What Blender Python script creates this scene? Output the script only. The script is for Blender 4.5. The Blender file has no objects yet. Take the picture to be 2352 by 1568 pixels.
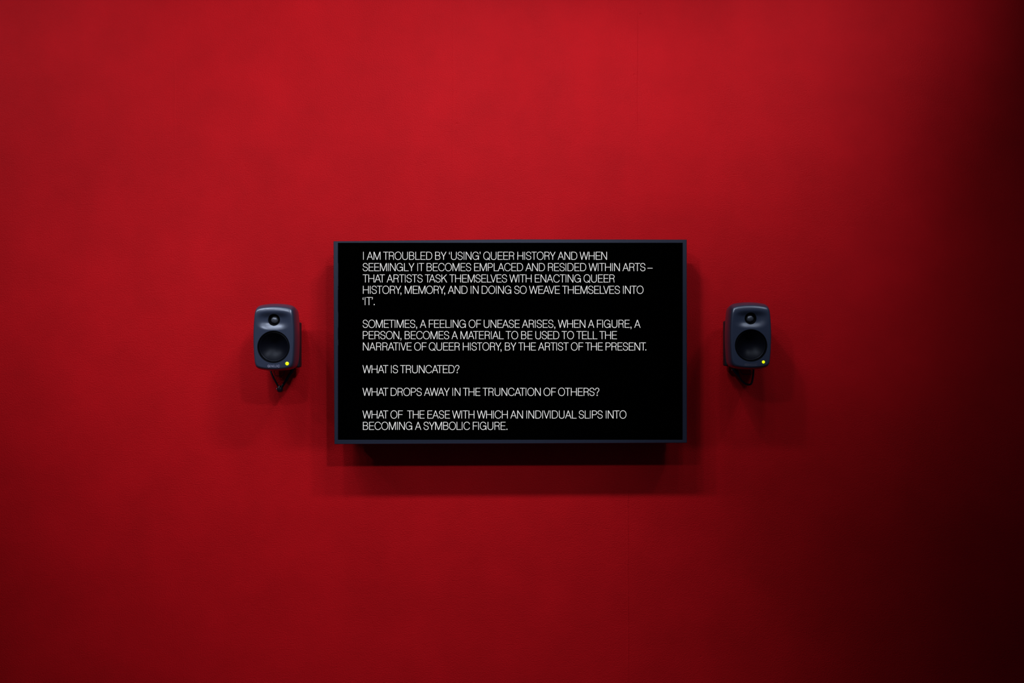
import bpy, bmesh, math, random
from mathutils import Vector, Matrix
from mathutils.bvhtree import BVHTree

S = bpy.context.scene
C = S.collection

# ------------------------------------------------------------------ camera
D = 4.0                      # camera to wall
FPX = 2561.0                 # focal length in pixels of the 2352 px wide frame
cam_d = bpy.data.cameras.new('camera')
cam_d.sensor_width = 36.0
cam_d.lens = 36.0 * FPX / 2352.0
cam = bpy.data.objects.new('camera', cam_d)
cam.location = (0, -D, 0)
cam.rotation_euler = (math.radians(90), 0, 0)
C.objects.link(cam)
S.camera = cam

# ------------------------------------------------------------------ view, world
S.view_settings.view_transform = 'Standard'
S.view_settings.look = 'None'
S.view_settings.gamma = 1.0
S.view_settings.use_curve_mapping = False
S.view_settings.exposure = 0.0
w = bpy.data.worlds.new('world')
S.world = w
w.use_nodes = True
bg = w.node_tree.nodes['Background']
bg.inputs['Color'].default_value = (0.26, 0.42, 1.0, 1)
bg.inputs['Strength'].default_value = 0.065

# ------------------------------------------------------------------ ceiling spots: two tracks parallel to the wall
PW = 80.0
#         x      y     z    aim x   aim z  half cone power
SPOTS = [(-3.00, -1.47, 1.81, -1.80, 0.60, 0.45, 0.656),
         (-2.50, -1.47, 1.81, -1.30, 0.60, 0.60, 0.145),
         (-2.00, -1.47, 1.81, -1.40, 1.40, 0.45, 0.102),
         (-2.00, -1.47, 1.81, -0.80, -0.30, 0.45, 0.186),
         (-1.75, -1.47, 1.81, -1.15, 1.40, 0.45, 0.101),
         (-1.75, -1.47, 1.81, -0.55, -0.30, 0.45, 0.225),
         (-1.50, -1.47, 1.81, -0.30, -1.20, 0.45, 0.186),
         (-1.50, -1.47, 1.81, -0.30, -0.30, 0.45, 0.157),
         (-1.25, -1.47, 1.81, -1.25, 0.60, 0.45, 0.049),
         (-1.25, -1.47, 1.81, -1.25, -2.40, 0.45, 0.304),
         (-1.25, -1.47, 1.81, -1.85, -1.20, 0.45, 0.332),
         (-1.00, -1.47, 1.81, -1.60, -0.30, 0.45, 0.113),
         (-1.00, -1.47, 1.81, -1.60, -1.20, 0.45, 0.305),
         (-0.75, -1.47, 1.81, 0.45, -2.40, 0.45, 0.811),
         (-0.50, -1.47, 1.81, 0.10, 0.60, 0.45, 0.327),
         (-0.25, -1.47, 1.81, 0.35, 0.60, 0.45, 0.533),
         (0.00, -1.47, 1.81, -0.60, 1.40, 0.45, 0.339),
         (0.00, -1.47, 1.81, -1.20, 0.60, 0.45, 0.101),
         (0.00, -1.47, 1.81, -0.60, -0.30, 0.45, 0.060),
         (0.00, -1.47, 1.81, 0.60, 0.60, 0.45, 0.035),
         (0.00, -1.47, 1.81, 0.00, -2.40, 0.45, 0.422),
         (0.25, -1.47, 1.81, -0.35, 0.60, 0.45, 0.057),
         (0.25, -1.47, 1.81, -0.95, 0.60, 0.45, 0.371),
         (0.50, -1.47, 1.81, 1.70, -0.30, 0.45, 0.063),
         (0.50, -1.47, 1.81, 1.10, 0.60, 0.45, 0.082),
         (0.50, -1.47, 1.81, -0.70, -0.30, 0.45, 0.221),
         (0.50, -1.47, 1.81, -0.70, -1.20, 0.45, 0.357),
         (0.75, -1.47, 1.81, 0.75, 1.40, 0.60, 0.092),
         (0.75, -1.47, 1.81, 1.95, -1.20, 0.45, 0.090),
         (0.75, -1.47, 1.81, 1.35, 0.60, 0.45, 0.103),
         (0.75, -1.47, 1.81, 0.75, 0.60, 0.45, 0.198),
         (1.00, -1.47, 1.81, 1.00, 1.40, 0.60, 0.048),
         (1.25, -1.47, 1.81, 1.25, 1.40, 0.45, 0.182),
         (1.50, -1.47, 1.81, 0.90, 1.40, 0.60, 0.076),
         (1.50, -1.47, 1.81, 0.90, 0.60, 0.45, 0.125),
         (1.75, -1.47, 1.81, 1.15, 1.40, 0.60, 0.079),
         (1.75, -1.47, 1.81, 0.55, -0.30, 0.45, 0.240),
         (2.00, -1.47, 1.81, 0.80, 0.60, 0.45, 0.052),
         (-1.25, -3.06, 1.81, -1.85, 0.60, 0.45, 0.274),
         (-1.00, -3.06, 1.81, 0.20, 1.40, 0.45, 0.534),
         (-1.00, -3.06, 1.81, -1.60, 0.60, 0.45, 0.703),
         (-1.00, -3.06, 1.81, 0.20, 0.60, 0.45, 0.507),
         (0.50, -3.06, 1.81, -0.70, 0.60, 0.45, 0.614),
         (0.50, -3.06, 1.81, -0.70, -2.40, 0.45, 1.917),
         (1.00, -3.06, 1.81, -0.20, 1.40, 0.45, 0.501),
         (1.25, -3.06, 1.81, 0.05, 1.40, 0.45, 0.292)]
for x, y, z, tx, tz, half, p in SPOTS:
    ld = bpy.data.lights.new('ceiling_spot', 'SPOT')
    ld.energy = p * PW
    ld.color = (1.0, 1.14, 1.45)
    ld.spot_size = 2 * half
    ld.spot_blend = 1.0
    ld.shadow_soft_size = 0.07
    lo = bpy.data.objects.new('ceiling_spot', ld)
    lo.location = (x, y, z)
    lo.rotation_euler = (Vector((tx, 0, tz)) - Vector((x, y, z))).to_track_quat('-Z', 'Y').to_euler()
    C.objects.link(lo)

# ------------------------------------------------------------------ helpers
def P(px, py, y):
    """world point that the pixel (px, py) of the photograph shows at depth y"""
    k = (D + y) / FPX
    return Vector(((px - 1176) * k, y, (784 - py) * k))

def mat(name, col, rough=0.5, spec=0.5, emit=None, estr=1.0, metal=0.0, bump=None):
    m = bpy.data.materials.new(name)
    m.use_nodes = True
    nt = m.node_tree
    b = nt.nodes['Principled BSDF']
    b.inputs['Base Color'].default_value = (*col, 1)
    b.inputs['Roughness'].default_value = rough
    b.inputs['Specular IOR Level'].default_value = spec
    b.inputs['Metallic'].default_value = metal
    if emit:
        b.inputs['Emission Color'].default_value = (*emit, 1)
        b.inputs['Emission Strength'].default_value = estr
    if bump:
        sc, st, dist = bump
        tc = nt.nodes.new('ShaderNodeTexCoord')
        n = nt.nodes.new('ShaderNodeTexNoise')
        n.inputs['Scale'].default_value = sc
        n.inputs['Detail'].default_value = 3
        bp = nt.nodes.new('ShaderNodeBump')
        bp.inputs['Strength'].default_value = st
        bp.inputs['Distance'].default_value = dist
        nt.links.new(tc.outputs['Object'], n.inputs['Vector'])
        nt.links.new(n.outputs['Fac'], bp.inputs['Height'])
        nt.links.new(bp.outputs['Normal'], b.inputs['Normal'])
    return m

def obj(name, bm, m, parent=None, smooth=None):
    me = bpy.data.meshes.new(name)
    bm.normal_update()
    bm.to_mesh(me)
    bm.free()
    if smooth is not None:
        me.shade_smooth()
        me.set_sharp_from_angle(angle=math.radians(smooth))
    me.materials.append(m)
    o = bpy.data.objects.new(name, me)
    C.objects.link(o)
    if parent:
        o.parent = parent
    return o

def thing(name, label, cat, loc=(0, 0, 0), group=None):
    o = bpy.data.objects.new(name, None)
    o.empty_display_size = 0.05
    o.location = loc
    C.objects.link(o)
    o['label'] = label
    o['category'] = cat
    if group:
        o['group'] = group
    return o

def add_box(bm, x0, x1, y0, y1, z0, z1, bevel=0.0, seg=2):
    r = bmesh.ops.create_cube(bm, size=1.0)
    vs = r['verts']
    for v in vs:
        v.co = Vector(((x0 + x1) / 2 + v.co.x * (x1 - x0), (y0 + y1) / 2 + v.co.y * (y1 - y0), (z0 + z1) / 2 + v.co.z * (z1 - z0)))
    if bevel:
        es = list({e for v in vs for e in v.link_edges})
        bmesh.ops.bevel(bm, geom=es, offset=bevel, segments=seg, affect='EDGES', profile=0.5)

def add_lathe(bm, prof, seg=64, cx=0.0, cz=0.0, close_end=True):
    """profile of (radius, y) turned about an axis along y"""
    rings = []
    for r, y in prof:
        rings.append([bm.verts.new((cx + r * math.cos(2 * math.pi * k / seg), y, cz + r * math.sin(2 * math.pi * k / seg))) for k in range(seg)])
    for a, b in zip(rings, rings[1:]):
        for k in range(seg):
            bm.faces.new((a[k], a[(k + 1) % seg], b[(k + 1) % seg], b[k]))
    if close_end:
        bm.faces.new(rings[-1])
    bmesh.ops.recalc_face_normals(bm, faces=bm.faces)

def smooth_path(pts, n=8):
    """Catmull-Rom through the points"""
    pts = [Vector(p) for p in pts]
    out = []
    for i in range(len(pts) - 1):
        p0 = pts[max(i - 1, 0)]; p1 = pts[i]; p2 = pts[i + 1]; p3 = pts[min(i + 2, len(pts) - 1)]
        for k in range(n):
            t = k / n
            out.append(0.5 * ((2 * p1) + (p2 - p0) * t + (2 * p0 - 5 * p1 + 4 * p2 - p3) * t * t + (3 * p1 - p0 - 3 * p2 + p3) * t ** 3))
    out.append(pts[-1])
    return out

def add_tube(bm, pts, rad, seg=12, caps=True):
    """tube along points; rad is one radius or one per point"""
    n = len(pts)
    rads = rad if isinstance(rad, (list, tuple)) else [rad] * n
    prev = None
    rings = []
    for i, p in enumerate(pts):
        t = (pts[min(i + 1, n - 1)] - pts[max(i - 1, 0)]).normalized()
        if prev is None:
            u = t.cross(Vector((0.3, 1, 0.1))).normalized()
        else:
            u = (prev - t * prev.dot(t)).normalized()
        prev = u
        v = t.cross(u)
        rings.append([bm.verts.new(p + (u * math.cos(2 * math.pi * k / seg) + v * math.sin(2 * math.pi * k / seg)) * rads[i]) for k in range(seg)])
    for a, b in zip(rings, rings[1:]):
        for k in range(seg):
            bm.faces.new((a[k], a[(k + 1) % seg], b[(k + 1) % seg], b[k]))
    if caps:
        bm.faces.new(rings[0])
        bm.faces.new(rings[-1])
    bmesh.ops.recalc_face_normals(bm, faces=bm.faces)

# ------------------------------------------------------------------ the setting
def wall_material():
    m = bpy.data.materials.new('red_painted_plaster')
    m.use_nodes = True
    nt = m.node_tree
    L = nt.links.new
    b = nt.nodes['Principled BSDF']
    b.inputs['Roughness'].default_value = 0.62
    b.inputs['Specular IOR Level'].default_value = 0.075
    tc = nt.nodes.new('ShaderNodeTexCoord')
    sep = nt.nodes.new('ShaderNodeSeparateXYZ')
    L(tc.outputs['Object'], sep.inputs[0])

    def noise(scale, detail, rough=0.55):
        n = nt.nodes.new('ShaderNodeTexNoise')
        n.inputs['Scale'].default_value = scale
        n.inputs['Detail'].default_value = detail
        n.inputs['Roughness'].default_value = rough
        L(tc.outputs['Object'], n.inputs['Vector'])
        return n.outputs['Fac']

    def math_(op, a, bb=None, cc=None):
        n = nt.nodes.new('ShaderNodeMath')
        n.operation = op
        for i, v in enumerate((a, bb, cc)):
            if v is None:
                continue
            if isinstance(v, (int, float)):
                n.inputs[i].default_value = v
            else:
                L(v, n.inputs[i])
        return n.outputs[0]

    # paint colour with a little roller mottling
    mix = nt.nodes.new('ShaderNodeMix')
    mix.data_type = 'RGBA'
    mix.inputs[6].default_value = (0.42, 0.0026, 0.0044, 1)
    mix.inputs[7].default_value = (0.58, 0.0042, 0.0070, 1)
    mot = math_('ADD', math_('MULTIPLY', noise(5.0, 6, 0.6), 0.5), math_('MULTIPLY', noise(320.0, 2), 0.5))
    up = nt.nodes.new('ShaderNodeMapRange')
    up.inputs[1].default_value = 0.3; up.inputs[2].default_value = 0.7
    L(mot, up.inputs[0])
    L(up.outputs[0], mix.inputs[0])
    L(mix.outputs[2], b.inputs['Base Color'])

    # orange-peel grain, slow trowel waves, board joints and small knocks as height
    h = math_('MULTIPLY', noise(230.0, 3), 0.0032)
    h = math_('ADD', h, math_('MULTIPLY', noise(55.0, 2), 0.0009))
    h = math_('ADD', h, math_('MULTIPLY', noise(2.2, 2), 0.002))
    for (sx, z0, z1, wd, dp) in ((1466, 0.66, 1.3, 0.0022, -0.0006), (1442, -1.3, -0.42, 0.0022, 0.0006),
                                 (402, 0.65, 1.1, 0.003, 0.0004), (1041, 0.55, 1.3, 0.004, 0.0003)):
        X = P(sx, 0, 0).x
        wob = math_('MULTIPLY', math_('SUBTRACT', noise(3.0, 2), 0.5), 0.012)
        dx = math_('SUBTRACT', math_('ADD', sep.outputs['X'], wob), X)
        g = math_('EXPONENT', math_('MULTIPLY', math_('POWER', math_('DIVIDE', math_('ABSOLUTE', dx), wd), 2.0), -1.0))
        up = nt.nodes.new('ShaderNodeMapRange'); up.inputs[1].default_value = z0; up.inputs[2].default_value = z0 + 0.15
        dn = nt.nodes.new('ShaderNodeMapRange'); dn.inputs[1].default_value = z1; dn.inputs[2].default_value = z1 - 0.15
        L(sep.outputs['Z'], up.inputs[0]); L(sep.outputs['Z'], dn.inputs[0])
        g = math_('MULTIPLY', math_('MULTIPLY', g, up.outputs[0]), dn.outputs[0])
        g = math_('MULTIPLY', g, noise(14.0, 3))
        h = math_('ADD', h, math_('MULTIPLY', g, dp * 6))
    for (kx, ky, r, dp) in ((1049, 284, 0.004, -0.0009), (1098, 86, 0.003, -0.0008), (1240, 85, 0.003, -0.0008),
                            (1457, 172, 0.004, -0.0010), (1471, 32, 0.003, -0.0016), (643, 617, 0.005, -0.0008),
                            (1551, 30, 0.003, -0.0008), (1820, 103, 0.004, -0.0008), (1183, 390, 0.003, 0.0008),
                            (975, 375, 0.006, -0.0006), (1610, 1508, 0.003, -0.0008), (563, 383, 0.006, -0.0005)):
        v = nt.nodes.new('ShaderNodeVectorMath'); v.operation = 'DISTANCE'
        L(tc.outputs['Object'], v.inputs[0])
        v.inputs[1].default_value = P(kx, ky, 0)
        g = math_('EXPONENT', math_('MULTIPLY', math_('POWER', math_('DIVIDE', v.outputs['Value'], r), 2.0), -1.0))
        h = math_('ADD', h, math_('MULTIPLY', g, dp * 2.2))
    bp = nt.nodes.new('ShaderNodeBump')
    bp.inputs['Strength'].default_value = 0.55
    bp.inputs['Distance'].default_value = 1.0
    L(h, bp.inputs['Height'])
    L(bp.outputs['Normal'], b.inputs['Normal'])
    return m

def struct(name, bm, m, label):
    o = obj(name, bm, m)
    o['kind'] = 'structure'
    o['label'] = label
    o['category'] = name.split('_')[0]
    return o

bm = bmesh.new(); add_box(bm, -3.6, 3.6, 0.0, 0.12, -1.52, 2.2)
struct('wall_back', bm, wall_material(), 'matte red plastered wall that carries the screen and both loudspeakers')
dark = mat('dark_floor', (0.03, 0.028, 0.027), 0.6, 0.3, bump=(40, 0.1, 0.002))
bm = bmesh.new(); add_box(bm, -3.6, 3.6, -5.0, 0.12, -1.64, -1.52)
struct('floor', bm, dark, 'dark floor below the red wall')

# ------------------------------------------------------------------ materials
M_bezel = mat('blue_black_bezel', (0.010, 0.012, 0.022), 0.45, 0.5, bump=(900, 0.15, 0.0004))
M_back = mat('black_plastic', (0.008, 0.008, 0.010), 0.55, 0.4, bump=(700, 0.15, 0.0004))
M_screen = mat('black_screen', (0.0002, 0.0002, 0.0002), 0.6, 0.0, bump=(900, 0.02, 0.0002))
M_text = mat('lit_text', (0, 0, 0), 0.8, 0.0, emit=(0.80, 0.80, 0.80), estr=1.0)
M_glint = mat('grey_edge_glint', (0, 0, 0), 0.8, 0.0, emit=(0.17, 0.18, 0.26), estr=1.0)
M_body = mat('dark_grey_cabinet', (0.028, 0.033, 0.050), 0.30, 1.0, bump=(700, 0.14, 0.0005))
M_cone = mat('black_woofer_cone', (0.003, 0.003, 0.005), 0.42, 0.12, bump=(1500, 0.1, 0.0002))
M_dome = mat('grey_metal_dome', (0.12, 0.12, 0.125), 0.35, 0.5, metal=0.6, bump=(1500, 0.1, 0.0002))
M_hole = mat('black_waveguide_throat', (0.002, 0.002, 0.002), 0.8, 0.05, bump=(1500, 0.1, 0.0002))
M_led = mat('yellow_green_led', (0.5, 0.8, 0.0), 0.4, 0.3, emit=(0.80, 1.0, 0.004), estr=1.1)
M_logo = mat('pale_grey_lettering', (0.38, 0.36, 0.42), 0.4, 0.5, bump=(1500, 0.05, 0.0001))
M_logo2 = mat('darker_grey_lettering', (0.14, 0.12, 0.13), 0.5, 0.4, bump=(1500, 0.05, 0.0001))  # right loudspeaker's lettering, a darker grey than the left one
M_cable = mat('black_rubber_cable', (0.006, 0.006, 0.007), 0.5, 0.4, bump=(900, 0.1, 0.0003))
M_plug = mat('black_plug', (0.008, 0.008, 0.010), 0.35, 0.5, bump=(900, 0.1, 0.0002))
M_silver = mat('silver_metal', (0.8, 0.8, 0.8), 0.25, 0.5, metal=1.0, bump=(900, 0.02, 0.0001))
M_bracket = mat('black_steel', (0.01, 0.01, 0.012), 0.5, 0.4, bump=(500, 0.1, 0.0003))

# ------------------------------------------------------------------ lettering: light grotesque capitals drawn as strokes
# glyph units: cap height 181; a glyph is a list of polygons and stroked paths
H = 181.0
VS, HS, CS = 14.5, 12.0, 12.8      # vertical, horizontal and curved stroke weights

def bez(p0, p1, p2, p3, n=14):
    out = []
    for i in range(n + 1):
        t = i / n
        a, b, c, d = (1 - t) ** 3, 3 * t * (1 - t) ** 2, 3 * t * t * (1 - t), t ** 3
        out.append((a * p0[0] + b * p1[0] + c * p2[0] + d * p3[0], a * p0[1] + b * p1[1] + c * p2[1] + d * p3[1]))
    return out

def rect(x0, y0, x1, y1):
    return ('poly', [(x0, y0), (x1, y0), (x1, y1), (x0, y1)])

def diag(xb, xt, wd, y0=0.0, y1=H):
    """slanted stroke cut flat at both ends; left edge xb at the foot, xt at the head"""
    return ('poly', [(xb, y0), (xb + wd, y0), (xt + wd, y1), (xt, y1)])

def path(pts, wd=CS):
    return ('path', pts, wd)

def mirror_y(pts):
    return [(x, H - y) for x, y in reversed(pts)]

def oval(cx, cy, rx, ry, e=2.15, n=56):
    pts = []
    for i in range(n + 1):
        a = 2 * math.pi * i / n
        c, s = math.cos(a), math.sin(a)
        pts.append((cx + rx * math.copysign(abs(c) ** (2 / e), c), cy + ry * math.copysign(abs(s) ** (2 / e), s)))
    return pts

def bowl(x0, xr, y0, y1, xs):
    """D-shaped half bowl from (x0,y1) over the right extreme xr back to (x0,y0), straight until xs"""
    ym = (y0 + y1) / 2
    k = 0.56
    return [(x0, y1)] + bez((xs, y1), (xs + (xr - xs) * k, y1), (xr, ym + (y1 - ym) * k), (xr, ym)) + \
        bez((xr, ym), (xr, ym - (ym - y0) * k), (xs + (xr - xs) * k, y0), (xs, y0))[1:] + [(x0, y0)]

TOP = H - HS / 2
BOT = HS / 2
S_PATH = bez((112, 128), (108, 160), (90, 177), (61, 177)) + bez((61, 177), (32, 177), (12, 160), (12, 134))[1:] + \
    bez((12, 134), (12, 103), (38, 98), (62, 91))[1:] + bez((62, 91), (92, 83), (113, 77), (113, 47))[1:] + \
    bez((113, 47), (113, 20), (92, 4), (62, 4))[1:] + bez((62, 4), (30, 4), (9, 24), (9, 57))[1:]
C_TOP = bez((140, 127), (134, 160), (110, 177), (78, 177)) + bez((78, 177), (36, 177), (9, 142), (9, 90.5))[1:]
GLYPH = {
    'A': (143, [diag(0, 64, 14.8), diag(128.2, 64.2, 14.8), rect(33, 56, 110, 56 + HS)]),
    'B': (123, [rect(0, 0, VS, H), path(bowl(10, 106, 96, TOP, 64), HS + 0.5), path(bowl(10, 114, BOT, 96, 66), HS + 0.5)]),
    'C': (150, [path(C_TOP + [(x, H - y) for x, y in reversed(C_TOP)][1:])]),
    'D': (139, [rect(0, 0, VS, H), path([(10, TOP)] + bez((58, TOP), (104, TOP), (129.5, 142), (129.5, H / 2)) +
                                        bez((129.5, H / 2), (129.5, H - 142), (104, BOT), (58, BOT))[1:] + [(10, BOT)])]),
    'E': (113, [rect(0, 0, VS, H), rect(0, H - HS, 111, H), rect(0, 86, 102, 86 + HS), rect(0, 0, 113, HS)]),
    'F': (108, [rect(0, 0, VS, H), rect(0, H - HS, 108, H), rect(0, 83, 100, 83 + HS)]),
    'G': (151, [path(bez((137, 127), (131, 160), (108, 177), (77, 177)) + bez((77, 177), (36, 177), (9, 142), (9, 90.5))[1:] +
                     bez((9, 90.5), (9, 39), (36, 4), (77, 4))[1:] + bez((77, 4), (112, 4), (139, 30), (142, 74))[1:]),
                rect(135, 0, 151, 95), rect(76, 78, 151, 95)]),
    'H': (134, [rect(0, 0, VS, H), rect(134 - VS, 0, 134, H), rect(0, 84, 134, 84 + HS)]),
    'I': (20, [rect(0, 0, VS, H)]),
    'K': (130, [rect(0, 0, VS, H), ('poly', [(10, 61), (10, 82), (105, H), (126, H)]), ('poly', [(49, 102), (60, 113), (130, 0), (110, 0)])]),
    'L': (105, [rect(0, 0, VS, H), rect(0, 0, 105, HS)]),
    'M': (158, [rect(0, 0, 14.5, H), rect(143.5, 0, 158, H), diag(71, 4, 16), diag(71, 138, 16)]),
    'N': (131, [rect(0, 0, VS, H), rect(131 - VS, 0, 131, H), diag(112, 1, 18)]),
    'O': (157, [path(oval(78.5, H / 2, 70.5, 87.5))]),
    'P': (119, [rect(0, 0, VS, H), path(bowl(10, 109.5, 84, TOP, 64))]),
    'Q': (157, [path(oval(78.5, H / 2, 70.5, 87.5)), path([(93, 43), (150, -7)], 12.5)]),
    'R': (123, [rect(0, 0, VS, H), path(bowl(10, 111, 89, TOP, 66)),
                path(bez((70, 89), (98, 88), (101, 70), (103, 44)) + bez((103, 44), (104, 24), (106, 12), (109, 0))[1:])]),
    'S': (123, [path(S_PATH)]),
    'T': (121, [rect(0, H - HS, 121, H), rect(60.5 - VS / 2, 0, 60.5 + VS / 2, H)]),
    'U': (133, [path([(9.8, H), (9.8, 62)] + bez((9.8, 62), (9.8, 24), (30, 4), (66.5, 4))[1:] +
                     bez((66.5, 4), (103, 4), (123.2, 24), (123.2, 62))[1:] + [(123.2, H)], 14)]),
    'V': (130, [diag(57.6, 0, 14.8), diag(57.6, 115.2, 14.8)]),
    'W': (198, [diag(42.6, 0, 14.8), diag(42.6, 91.6, 14.8), diag(140.6, 91.6, 14.8), diag(140.6, 183.2, 14.8)]),
    'Y': (132, [('poly', [(58, 74), (74, 74), (18.5, H), (0, H)]), ('poly', [(58, 74), (74, 74), (132, H), (113.5, H)]), rect(58, 0, 74, 76)]),
    '?': (102, [path(bez((9, 126), (9, 158), (26, 177), (53, 177)) + bez((53, 177), (78, 177), (93, 160), (93, 136))[1:] +
                     bez((93, 136), (93, 98), (50, 96), (50, 48))[1:]), rect(38, 0, 62, 24)]),
    '.': (24, [rect(0, 0, 24, 24)]),
    ',': (24, [rect(0, 0, 24, 24), ('poly', [(12, 2), (24, 2), (22, -16), (14, -28), (2, -34), (2, -25), (10, -18)])]),
    '\u2018': (22, [rect(0, 124, 22, 147), ('poly', [(0, 145), (11, 145), (12, 160), (20, 171), (20, 181), (8, 176), (1, 163)])]),
    '\u2019': (22, [rect(0, 158, 22, 181), ('poly', [(22, 160), (11, 160), (10, 146), (2, 135), (2, 125), (14, 130), (21, 142)])]),
    '\u2013': (119, [rect(0, 60, 119, 60 + HS)]),
}
BEAR = {'A': (-3, -3), 'B': (12, 4), 'C': (2, 0), 'D': (12, 3), 'E': (12, 2), 'F': (12, -2), 'G': (2, 11), 'H': (12, 12),
        'I': (12, 12), 'K': (12, -3), 'L': (12, 0), 'M': (11, 11), 'N': (11, 11), 'O': (2, 2), 'P': (12, 2), 'Q': (2, 2),
        'R': (12, 2), 'S': (2, 2), 'T': (-3, -3), 'U': (10, 10), 'V': (-4, -4), 'W': (-4, -4), 'Y': (-4, -4), '?': (2, 2),
        '.': (12, 8), ',': (12, 8), '\u2018': (8, 12), '\u2019': (8, 8), '\u2013': (0, 0)}
KERN = {'AT': -22, 'TA': -22, 'AV': -16, 'VA': -16, 'AW': -9, 'WA': -9, 'AY': -7, 'LV': -24, 'LA': -10, 'EA': -4, 'Y,': -27,
        'T.': -24, 'T\u2019': -4, '\u2019.': 0, 'RT': 1}

def stroke(bm, pts, wd, place):
    """flat ribbon of even width along a path"""
    n = len(pts)
    closed = (Vector(pts[0]) - Vector(pts[-1])).length < 1e-3
    prev = None
    first = None
    for i in range(n):
        p = Vector(pts[i])
        if closed:
            a = Vector(pts[(i - 1) % (n - 1)]); b = Vector(pts[(i + 1) % (n - 1)])
        else:
            a = Vector(pts[max(i - 1, 0)]); b = Vector(pts[min(i + 1, n - 1)])
        t = (b - a).normalized()
        nn = Vector((-t.y, t.x)) * wd / 2
        cur = (bm.verts.new(place(*(p + nn))), bm.verts.new(place(*(p - nn))))
        if prev:
            bm.faces.new((prev[0], prev[1], cur[1], cur[0]))
        prev = cur

def draw(bm, ch, x, place, bold=0.0):
    gw = GLYPH[ch][0]
    kx = (gw - 3.5) / gw
    outer = place
    def place(u, v):
        return outer(x + gw / 2 + (u - x - gw / 2) * kx, H / 2 + (v - H / 2) * 0.983)
    for item in GLYPH[ch][1]:
        if item[0] == 'poly':
            bm.faces.new([bm.verts.new(place(x + px, py)) for px, py in item[1]])
        else:
            stroke(bm, [(x + px, py) for px, py in item[1]], item[2] + bold, place)

def set_word(bm, word, x0, x1, place, bold=0.0):
    """place a word so its ink runs from x0 to x1, spreading the difference over its gaps"""
    xs = [0.0]
    for a, b in zip(word, word[1:]):
        xs.append(xs[-1] + GLYPH[a][0] + BEAR[a][1] + BEAR[b][0] + KERN.get(a + b, 0))
    natural = xs[-1] + GLYPH[word[-1]][0]
    extra = (x1 - x0 - natural) / max(len(word) - 1, 1)
    for i, ch in enumerate(word):
        draw(bm, ch, x0 + xs[i] + (extra * i if len(word) > 1 else 0), place, bold)
    return extra

# ------------------------------------------------------------------ the wall screen
YF, YS = -0.125, -0.1212          # bezel face and display face
tv = thing('wall_screen', 'wide black display showing white capital text, on the red wall between the two loudspeakers', 'screen', (0, 0, 0))

def make_bezel():
    bm = bmesh.new()
    # outer outline, as the bezel hangs very slightly out of true; inner opening is square
    outer = [(765.8, 553.7), (1176, 549.4), (1577.6, 550.0), (1577.8, 784), (1578.0, 1016.9), (1176, 1018.6), (767.9, 1019.9), (766.6, 784)]
    inner = [(776.3, 557.8), (1176, 557.8), (1568, 557.8), (1568, 784), (1568, 1010), (1176, 1010), (776.3, 1010), (776.3, 784)]
    def grow(q, e):
        cx, cy = 1172, 784
        return (q[0] + (e if q[0] > cx + 50 else -e if q[0] < cx - 50 else 0), q[1] + (e if q[1] > cy + 50 else -e if q[1] < cy - 50 else 0))
    R = []
    R.append([bm.verts.new(P(*grow(q, -3.0), YF) + Vector((0, 0.058, 0))) for q in outer])      # back rim
    R.append([bm.verts.new(P(*grow(q, -0.3), YF) + Vector((0, 0.0040, 0))) for q in outer])
    R.append([bm.verts.new(P(*q, YF) + Vector((0, 0.0018, 0))) for q in outer])
    R.append([bm.verts.new(P(*grow(q, -0.9), YF)) for q in outer])
    R.append([bm.verts.new(P(*grow(q, 0.5), YF)) for q in inner])
    R.append([bm.verts.new(P(*q, YF) + Vector((0, 0.0012, 0))) for q in inner])
    R.append([bm.verts.new(P(*q, YF) + Vector((0, 0.0060, 0))) for q in inner])
    for a, b in zip(R, R[1:]):
        for k in range(8):
            bm.faces.new((a[k], a[(k + 1) % 8], b[(k + 1) % 8], b[k]))
    bmesh.ops.recalc_face_normals(bm, faces=bm.faces)
    return bm
obj('bezel', make_bezel(), M_bezel, tv)
a = P(775.5, 1010.8, YS); b = P(1568.8, 557.0, YS)
bm = bmesh.new(); add_box(bm, a.x, b.x, YS, YS + 0.02, a.z, b.z)
panel = obj('display_panel', bm, M_screen, tv)
bm = bmesh.new(); add_box(bm, -0.595, 0.585, -0.104, -0.034, -0.342, 0.338, 0.008)
obj('rear_housing', bm, M_back, tv)
bm = bmesh.new()
add_box(bm, -0.32, 0.32, -0.036, -0.022, -0.21, 0.21, 0.003)
add_box(bm, -0.36, 0.36, -0.012, -0.001, -0.16, -0.10, 0.002)
add_box(bm, -0.36, 0.36, -0.012, -0.001, 0.10, 0.16, 0.002)
add_box(bm, -0.22, -0.18, -0.024, -0.010, -0.20, 0.20, 0.002)
add_box(bm, 0.18, 0.22, -0.024, -0.010, -0.20, 0.20, 0.002)
obj('mounting_plate', bm, M_bracket, tv)

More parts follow.
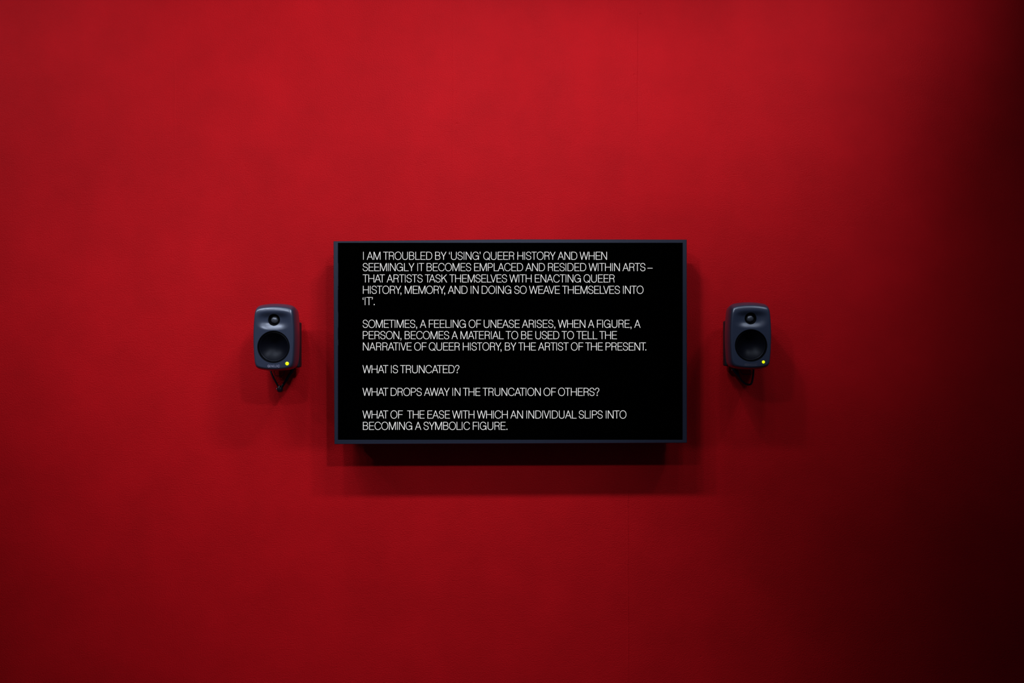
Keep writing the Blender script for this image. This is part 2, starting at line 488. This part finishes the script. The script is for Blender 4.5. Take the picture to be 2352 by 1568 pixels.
LINES = [
    (0, [('I', 136, 156), ('AM', 220, 530), ('TROUBLED', 587, 1697), ('BY', 1757, 2015), ('\u2018', 2070, 2092), ('USING', 2113, 2744), ('\u2019', 2759, 2782), ('QUEER', 2841, 3544), ('HISTORY', 3609, 4471), ('AND', 4516, 4962), ('WHEN', 5010, 5628)]),
    (1, [('SEEMINGLY', 125, 1292), ('IT', 1358, 1510), ('BECOMES', 1567, 2572), ('EMPLACED', 2636, 3741), ('AND', 3791, 4234), ('RESIDED', 4299, 5162), ('WITHIN', 5213, 5917), ('ARTS', 5975, 6495), ('\u2013', 6536, 6655)]),
    (2, [('THAT', 128, 628), ('ARTISTS', 668, 1480), ('TASK', 1528, 2030), ('THEMSELVES', 2078, 3381), ('WITH', 3429, 3931), ('ENACTING', 4002, 5038), ('QUEER', 5098, 5803)]),
    (3, [('HISTORY,', 132, 1000), ('MEMORY,', 1075, 1985), ('AND', 2045, 2491), ('IN', 2559, 2736), ('DOING', 2806, 3472), ('SO', 3537, 3821), ('WEAVE', 3872, 4567), ('THEMSELVES', 4616, 5920), ('INTO', 5987, 6450)]),
    (4, [('\u2018', 127, 150), ('IT', 174, 330), ('\u2019', 333, 356), ('.', 375, 400)]),
    (6, [('SOMETIMES,', 125, 1353), ('A', 1415, 1558), ('FEELING', 1617, 2449), ('OF', 2511, 2794), ('UNEASE', 2850, 3664), ('ARISES,', 3712, 4464), ('WHEN', 4523, 5142), ('A', 5199, 5342), ('FIGURE,', 5400, 6178), ('A', 6240, 6383)]),
    (7, [('PERSON,', 130, 1000), ('BECOMES', 1072, 2078), ('A', 2127, 2270), ('MATERIAL', 2329, 3304), ('TO', 3346, 3629), ('BE', 3694, 3951), ('USED', 4011, 4557), ('TO', 4605, 4885), ('TELL', 4937, 5413), ('THE', 5455, 5853)]),
    (8, [('NARRATIVE', 132, 1232), ('OF', 1285, 1567), ('QUEER', 1615, 2318), ('HISTORY,', 2382, 3254), ('BY', 3329, 3587), ('THE', 3629, 4029), ('ARTIST', 4076, 4765), ('OF', 4813, 5095), ('THE', 5137, 5535), ('PRESENT.', 5595, 6512)]),
    (10, [('WHAT', 123, 705), ('IS', 765, 925), ('TRUNCATED?', 970, 2307)]),
    (12, [('WHAT', 123, 705), ('DROPS', 758, 1460), ('AWAY', 1508, 2085), ('IN', 2148, 2329), ('THE', 2382, 2779), ('TRUNCATION', 2826, 4136), ('OF', 4197, 4481), ('OTHERS?', 4526, 5457)]),
    (14, [('WHAT', 123, 705), ('OF', 752, 1033), ('THE', 1127, 1523), ('EASE', 1585, 2093), ('WITH', 2142, 2644), ('WHICH', 2701, 3394), ('AN', 3451, 3736), ('INDIVIDUAL', 3812, 4943), ('SLIPS', 4990, 5533), ('INTO', 5600, 6065)]),
    (15, [('BECOMING', 132, 1243), ('A', 1304, 1447), ('SYMBOLIC', 1495, 2544), ('FIGURE.', 2606, 3387)]),
]
YT = YS - 0.0004
for slot, words in LINES:
    base = 596.45 + 26.03 * slot
    bm = bmesh.new()
    def place(x, y, base=base):
        return P(820 + x / 9.8, base - y / 9.8, YT)
    for wd, x0, x1 in words:
        set_word(bm, wd, x0, x1, place)
    for f in bm.faces:
        f.normal_update()
        if f.normal.y > 0:
            f.normal_flip()
    t = obj('text_line', bm, M_text, panel)
    t['label'] = 'line of thin white capitals'

for y0, y1 in ((603, 657), (661, 664.5), (716, 752), (779, 793)):  # reflections along the left screen edge, drawn as thin glowing strips
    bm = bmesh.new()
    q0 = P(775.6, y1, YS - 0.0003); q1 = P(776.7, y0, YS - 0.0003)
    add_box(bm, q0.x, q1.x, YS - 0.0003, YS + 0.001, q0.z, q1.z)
    obj('screen_edge_glint', bm, M_glint, panel)

# ------------------------------------------------------------------ loudspeakers
AX, AZ, NE = 0.0735, 0.1160, 13.0
def outline(a, b, n=200):
    """rounded rectangle with barrelled sides and an arched top"""
    pts = []
    for k in range(n):
        t = 2 * math.pi * k / n
        c, s = math.cos(t), math.sin(t)
        r = (abs(c / a) ** NE + abs(s / b) ** NE) ** (-1 / NE)
        u, v = r * c / a, r * s / b
        pts.append((a * u * (1 - 0.085 * v * v), b * v * (1 - 0.075 * u * u)))
    return pts

TWZ, WFZ, WR, TR = 0.0595, -0.0326, 0.0553, 0.0204
def sstep(a, b, x):
    t = min(max((x - a) / (b - a), 0), 1)
    return t * t * (3 - 2 * t)

def face_y(x, z):
    """front baffle: the dished waveguide around the tweeter"""
    dz = z - TWZ
    u = (abs(x / 0.062) ** 3.2 + abs(dz / (0.037 if dz < 0 else 0.0285)) ** 2.6) ** (1 / 2.9)
    return -0.070 + 0.0085 * (1 - sstep(0.30, 1.0, u))

def make_cabinet():
    bm = bmesh.new()
    prof = [(0.070, 0.0125, 0.016), (0.066, 0.0095, 0.012), (0.045, 0.0055, 0.007), (0.0, 0.0018, 0.0020), (-0.030, 0.0, 0.0), (-0.045, 0.0010, 0.0030),
            (-0.056, 0.0022, 0.0066), (-0.0605, 0.0028, 0.0088), (-0.0630, 0.0034, 0.0105), (-0.0652, 0.0041, 0.0128), (-0.0672, 0.0050, 0.0158), (-0.0685, 0.0060, 0.0190),
            (-0.0694, 0.0072, 0.0222), (-0.0699, 0.0084, 0.0252)]
    rings = []
    N = 200
    def ring(a, b, dz):
        # the lower edge is turned under more tightly than the upper one
        return [(x, z if z > 0 else z * (b + 0.55 * dz) / b) for x, z in outline(a, b, N)]
    for y, dx, dz in prof:
        rings.append([bm.verts.new((x, y, z)) for x, z in ring(AX - dx, AZ - dz, dz)])
    fa, fb, fd = AX - 0.0096, AZ - 0.0275, 0.0275
    K = 52
    for j in range(K):
        s = 1 - j / K
        rings.append([bm.verts.new((x * s, face_y(x * s, z * s), z * s)) for x, z in ring(fa, fb, fd)])
    for a, b in zip(rings, rings[1:]):
        for k in range(N):
            bm.faces.new((a[k], a[(k + 1) % N], b[(k + 1) % N], b[k]))
    c = bm.verts.new((0, face_y(0, 0), 0))
    for k in range(N):
        bm.faces.new((rings[-1][k], rings[-1][(k + 1) % N], c))
    bm.faces.new(rings[0])
    bmesh.ops.recalc_face_normals(bm, faces=bm.faces)
    return bm

def cut(o, cutters):
    """bore round holes into a mesh for good"""
    for bmc in cutters:
        me = bpy.data.meshes.new('bore'); bmc.to_mesh(me); bmc.free()
        co = bpy.data.objects.new('bore', me); C.objects.link(co); co.parent = o.parent
        md = o.modifiers.new('bore', 'BOOLEAN'); md.operation = 'DIFFERENCE'; md.object = co; md.solver = 'EXACT'
        bpy.context.view_layer.update()
        dg = bpy.context.evaluated_depsgraph_get()
        nm = bpy.data.meshes.new_from_object(o.evaluated_get(dg))
        o.modifiers.clear()
        o.data = nm
        bpy.data.objects.remove(co)
    o.data.shade_smooth()
    o.data.set_sharp_from_angle(angle=math.radians(38))

def bore(r, z, y0, y1):
    bm = bmesh.new()
    add_lathe(bm, [(r, y0), (r, y1)], 72, 0, z)
    bm.faces.new([v for v in bm.verts if abs(v.co.y - y0) < 1e-6])
    bmesh.ops.recalc_face_normals(bm, faces=bm.faces)
    return bm

def make_speaker(label, loc, led, logo_mat, lit, group):
    root = thing('loudspeaker', label, 'loudspeaker', loc, group)
    cab = obj('cabinet', make_cabinet(), M_body, root)
    bpy.context.view_layer.update()
    cut(cab, [bore(WR, WFZ, -0.09, -0.036), bore(TR, TWZ, -0.09, -0.046)])
    cab.data.materials.clear(); cab.data.materials.append(M_body)
    # woofer: rim, surround and dished cone
    bm = bmesh.new()
    add_lathe(bm, [(WR + 0.0002, -0.0676), (WR - 0.0006, -0.0696), (WR - 0.0022, -0.0692), (WR - 0.0034, -0.066), (WR - 0.0036, -0.062)], 72, 0, WFZ, False)
    obj('woofer_rim', bm, M_hole, root, 40)
    bm = bmesh.new()
    pr = [(WR - 0.003, -0.0640), (0.0490, -0.0652), (0.0470, -0.0640), (0.0455, -0.0620)]
    for i in range(1, 25):
        r = 0.0455 * (1 - i / 24) + 0.0004
        pr.append((r, -0.0620 + 0.0215 * (1 - (r / 0.0455) ** 2)))
    add_lathe(bm, pr, 72, 0, WFZ)
    obj('woofer', bm, M_cone, root, 40)
    # tweeter: dark throat ring and metal dome
    bm = bmesh.new()
    add_lathe(bm, [(TR + 0.0001, -0.0614), (TR - 0.002, -0.0600), (0.0150, -0.0520), (0.0128, -0.0500), (0.0050, -0.0500), (0.0005, -0.0500)], 56, 0, TWZ)
    obj('tweeter_surround', bm, M_hole, root, 40)
    bm = bmesh.new()
    add_lathe(bm, [(0.0132 * math.cos(a), -0.0500 - 0.0098 * math.sin(a)) for a in [math.pi / 2 * i / 12 for i in range(12)]] + [(0.0003, -0.0598)], 48, 0, TWZ)
    obj('tweeter_dome', bm, M_dome, root, 40)
    # amplifier panel at the back
    bm = bmesh.new()
    add_box(bm, -0.0640, 0.0640, 0.064, 0.104, -0.1065, 0.0540, 0.006, 3)
    obj('rear_panel', bm, M_back, root, 40)
    # lettering and status light sit on the baffle
    bvh = BVHTree.FromObject(cab, bpy.context.evaluated_depsgraph_get())
    def onface(x, z, off):
        h = bvh.ray_cast(Vector((x, -0.2, z)), Vector((0, 1, 0)))
        return Vector((x, (h[0].y if h[0] else -0.069) - off, z))
    lx0, lx1, lz0, hh = lit
    bm = bmesh.new()
    k = hh / H
    word = 'GENELEC'
    nat = sum(GLYPH[c][0] for c in word) + 8 * (len(word) - 1)
    kx = (lx1 - lx0) / nat
    x = 0
    for ch in word:
        draw(bm, ch, x, lambda u, v: onface(lx0 + u * kx, lz0 + v * k, 0.0008), 12)
        x += GLYPH[ch][0] + 8
    for f in bm.faces:
        f.normal_update()
        if f.normal.y > 0:
            f.normal_flip()
    lo = obj('lettering', bm, logo_mat, root)
    ex, ez, er = led
    yb = onface(ex, ez, 0).y
    bm = bmesh.new()
    add_lathe(bm, [(er, yb + 0.001), (er, yb - 0.0006), (er * 0.9, yb - 0.0014), (er * 0.5, yb - 0.0020), (er * 0.05, yb - 0.0022)], 28, ex, ez)
    obj('status_light', bm, M_led, root, 50)['label'] = 'glowing yellow-green status light'
    return root

GS = 'loudspeakers either side of the screen'
YC = -0.130
left = make_speaker('dark grey two-way loudspeaker on the wall left of the screen, its maker lettering bright',
                    (-0.8128, YC, 0.0143), (0.0464, -0.0895, 0.0060), M_logo, (-0.0200, 0.0210, -0.1018, 0.0075), GS)
right = make_speaker('dark grey two-way loudspeaker on the wall right of the screen, its maker lettering dull',
                     (0.8149, YC, 0.0192), (0.0420, -0.0890, 0.0050), M_logo2, (-0.0215, 0.0200, -0.1018, 0.0068), GS)

# ------------------------------------------------------------------ wall brackets
def make_bracket(label, x, z, wire):
    r = thing('wall_bracket', label, 'wall bracket', (x, 0, z), 'brackets behind the loudspeakers')
    bm = bmesh.new(); add_box(bm, -0.030, 0.030, -0.006, -0.0005, -0.055, 0.030, 0.003)
    obj('wall_plate', bm, M_bracket, r, 40)
    bm = bmesh.new()
    add_tube(bm, [Vector((0, -0.004, -0.012)), Vector((0, -0.027, -0.012))], 0.014, 20)
    obj('arm', bm, M_bracket, r, 40)
    bm = bmesh.new()
    add_tube(bm, smooth_path([Vector(p) - Vector((x, 0, z)) for p in wire], 6), 0.0011, 8)
    obj('wire_hook', bm, M_bracket, r, 60)
    return r
YW = -0.012
make_bracket('small black bracket behind the left loudspeaker with a thin wire hook below', -0.8128, 0.0143,
             [P(628, 838, YW), P(629.5, 853, YW), P(632, 861.5, YW), P(641, 863.5, YW), P(649, 862, YW), P(653, 855, YW), P(654, 840, YW)])
make_bracket('small black bracket behind the right loudspeaker with a thin wire hook below', 0.8149, 0.0192,
             [P(1698, 838, YW), P(1701, 852, YW), P(1706, 858.5, YW), P(1716, 859.5, YW), P(1726, 858.5, YW), P(1722, 850, YW), P(1719, 838, YW)])

# ------------------------------------------------------------------ cables
cl = thing('speaker_cable', 'black cable hanging in a V with a plug at its tip below the left loudspeaker', 'cable', P(643, 893, -0.075), 'cables under the loudspeakers')
o0 = cl.location
bm = bmesh.new()
add_tube(bm, [p - o0 for p in smooth_path([P(620, 838, -0.055), P(622, 852, -0.065), P(626.5, 864, -0.072), P(633, 876, -0.075), P(640, 889, -0.075)], 8)], 0.0033, 12)
obj('cord', bm, M_cable, cl, 60)
bm = bmesh.new()
pts = smooth_path([P(674, 843, -0.052), P(669, 855, -0.060), P(661.5, 866, -0.068), P(654, 878, -0.073), P(647, 889, -0.075)], 8)
add_tube(bm, [p - o0 for p in pts], [0.0082 if i < 9 else 0.0058 if i < 22 else 0.0050 for i in range(len(pts))], 16)
obj('cable_boot', bm, M_cable, cl, 60)
bm = bmesh.new()
pts = [P(644.5, 886, -0.074), P(643.8, 890, -0.075), P(643, 895, -0.075), P(642.6, 899, -0.075), P(642.5, 900.6, -0.075)]
add_tube(bm, [p - o0 for p in pts], [0.0075, 0.0105, 0.0112, 0.0088, 0.0045], 20)
plug = obj('plug', bm, M_plug, cl, 50)
bm = bmesh.new()
q = P(635.4, 892.6, -0.079) - o0
bmesh.ops.create_uvsphere(bm, u_segments=12, v_segments=8, radius=0.0021, matrix=Matrix.Translation(q) @ Matrix.Diagonal((0.8, 1, 1.4, 1)))
obj('latch', bm, M_silver, plug, 60)['label'] = 'silver latch'

cr = thing('speaker_cable', 'black cable hanging in a rounded loop below the right loudspeaker', 'cable', P(1700, 860, -0.065), 'cables under the loudspeakers')
o1 = cr.location
bm = bmesh.new()
pts = smooth_path([P(1693, 850, -0.056), P(1696.5, 863, -0.062), P(1702.5, 873, -0.068), P(1711, 880.5, -0.073), P(1719.5, 883, -0.075), P(1726, 880, -0.074), P(1729, 868, -0.070), P(1730.5, 855, -0.064), P(1731, 838, -0.055)], 8)
add_tube(bm, [p - o1 for p in pts], [0.0044 if i < 10 else 0.0036 for i in range(len(pts))], 12)
obj('cord', bm, M_cable, cr, 60)
bm = bmesh.new()
pts = [P(1684.5, 838, -0.048), P(1686, 848, -0.053), P(1689, 853, -0.057), P(1693, 859, -0.060), P(1696, 864, -0.062)]
add_tube(bm, [p - o1 for p in pts], [0.0082, 0.0086, 0.0080, 0.0062, 0.0048], 18)
plug = obj('plug', bm, M_plug, cr, 50)
bm = bmesh.new()
q = P(1681.2, 849.0, -0.060) - o1
bmesh.ops.create_uvsphere(bm, u_segments=12, v_segments=8, radius=0.0020, matrix=Matrix.Translation(q) @ Matrix.Diagonal((1.2, 1, 0.9, 1)))
obj('latch', bm, M_silver, plug, 60)['label'] = 'silver latch'
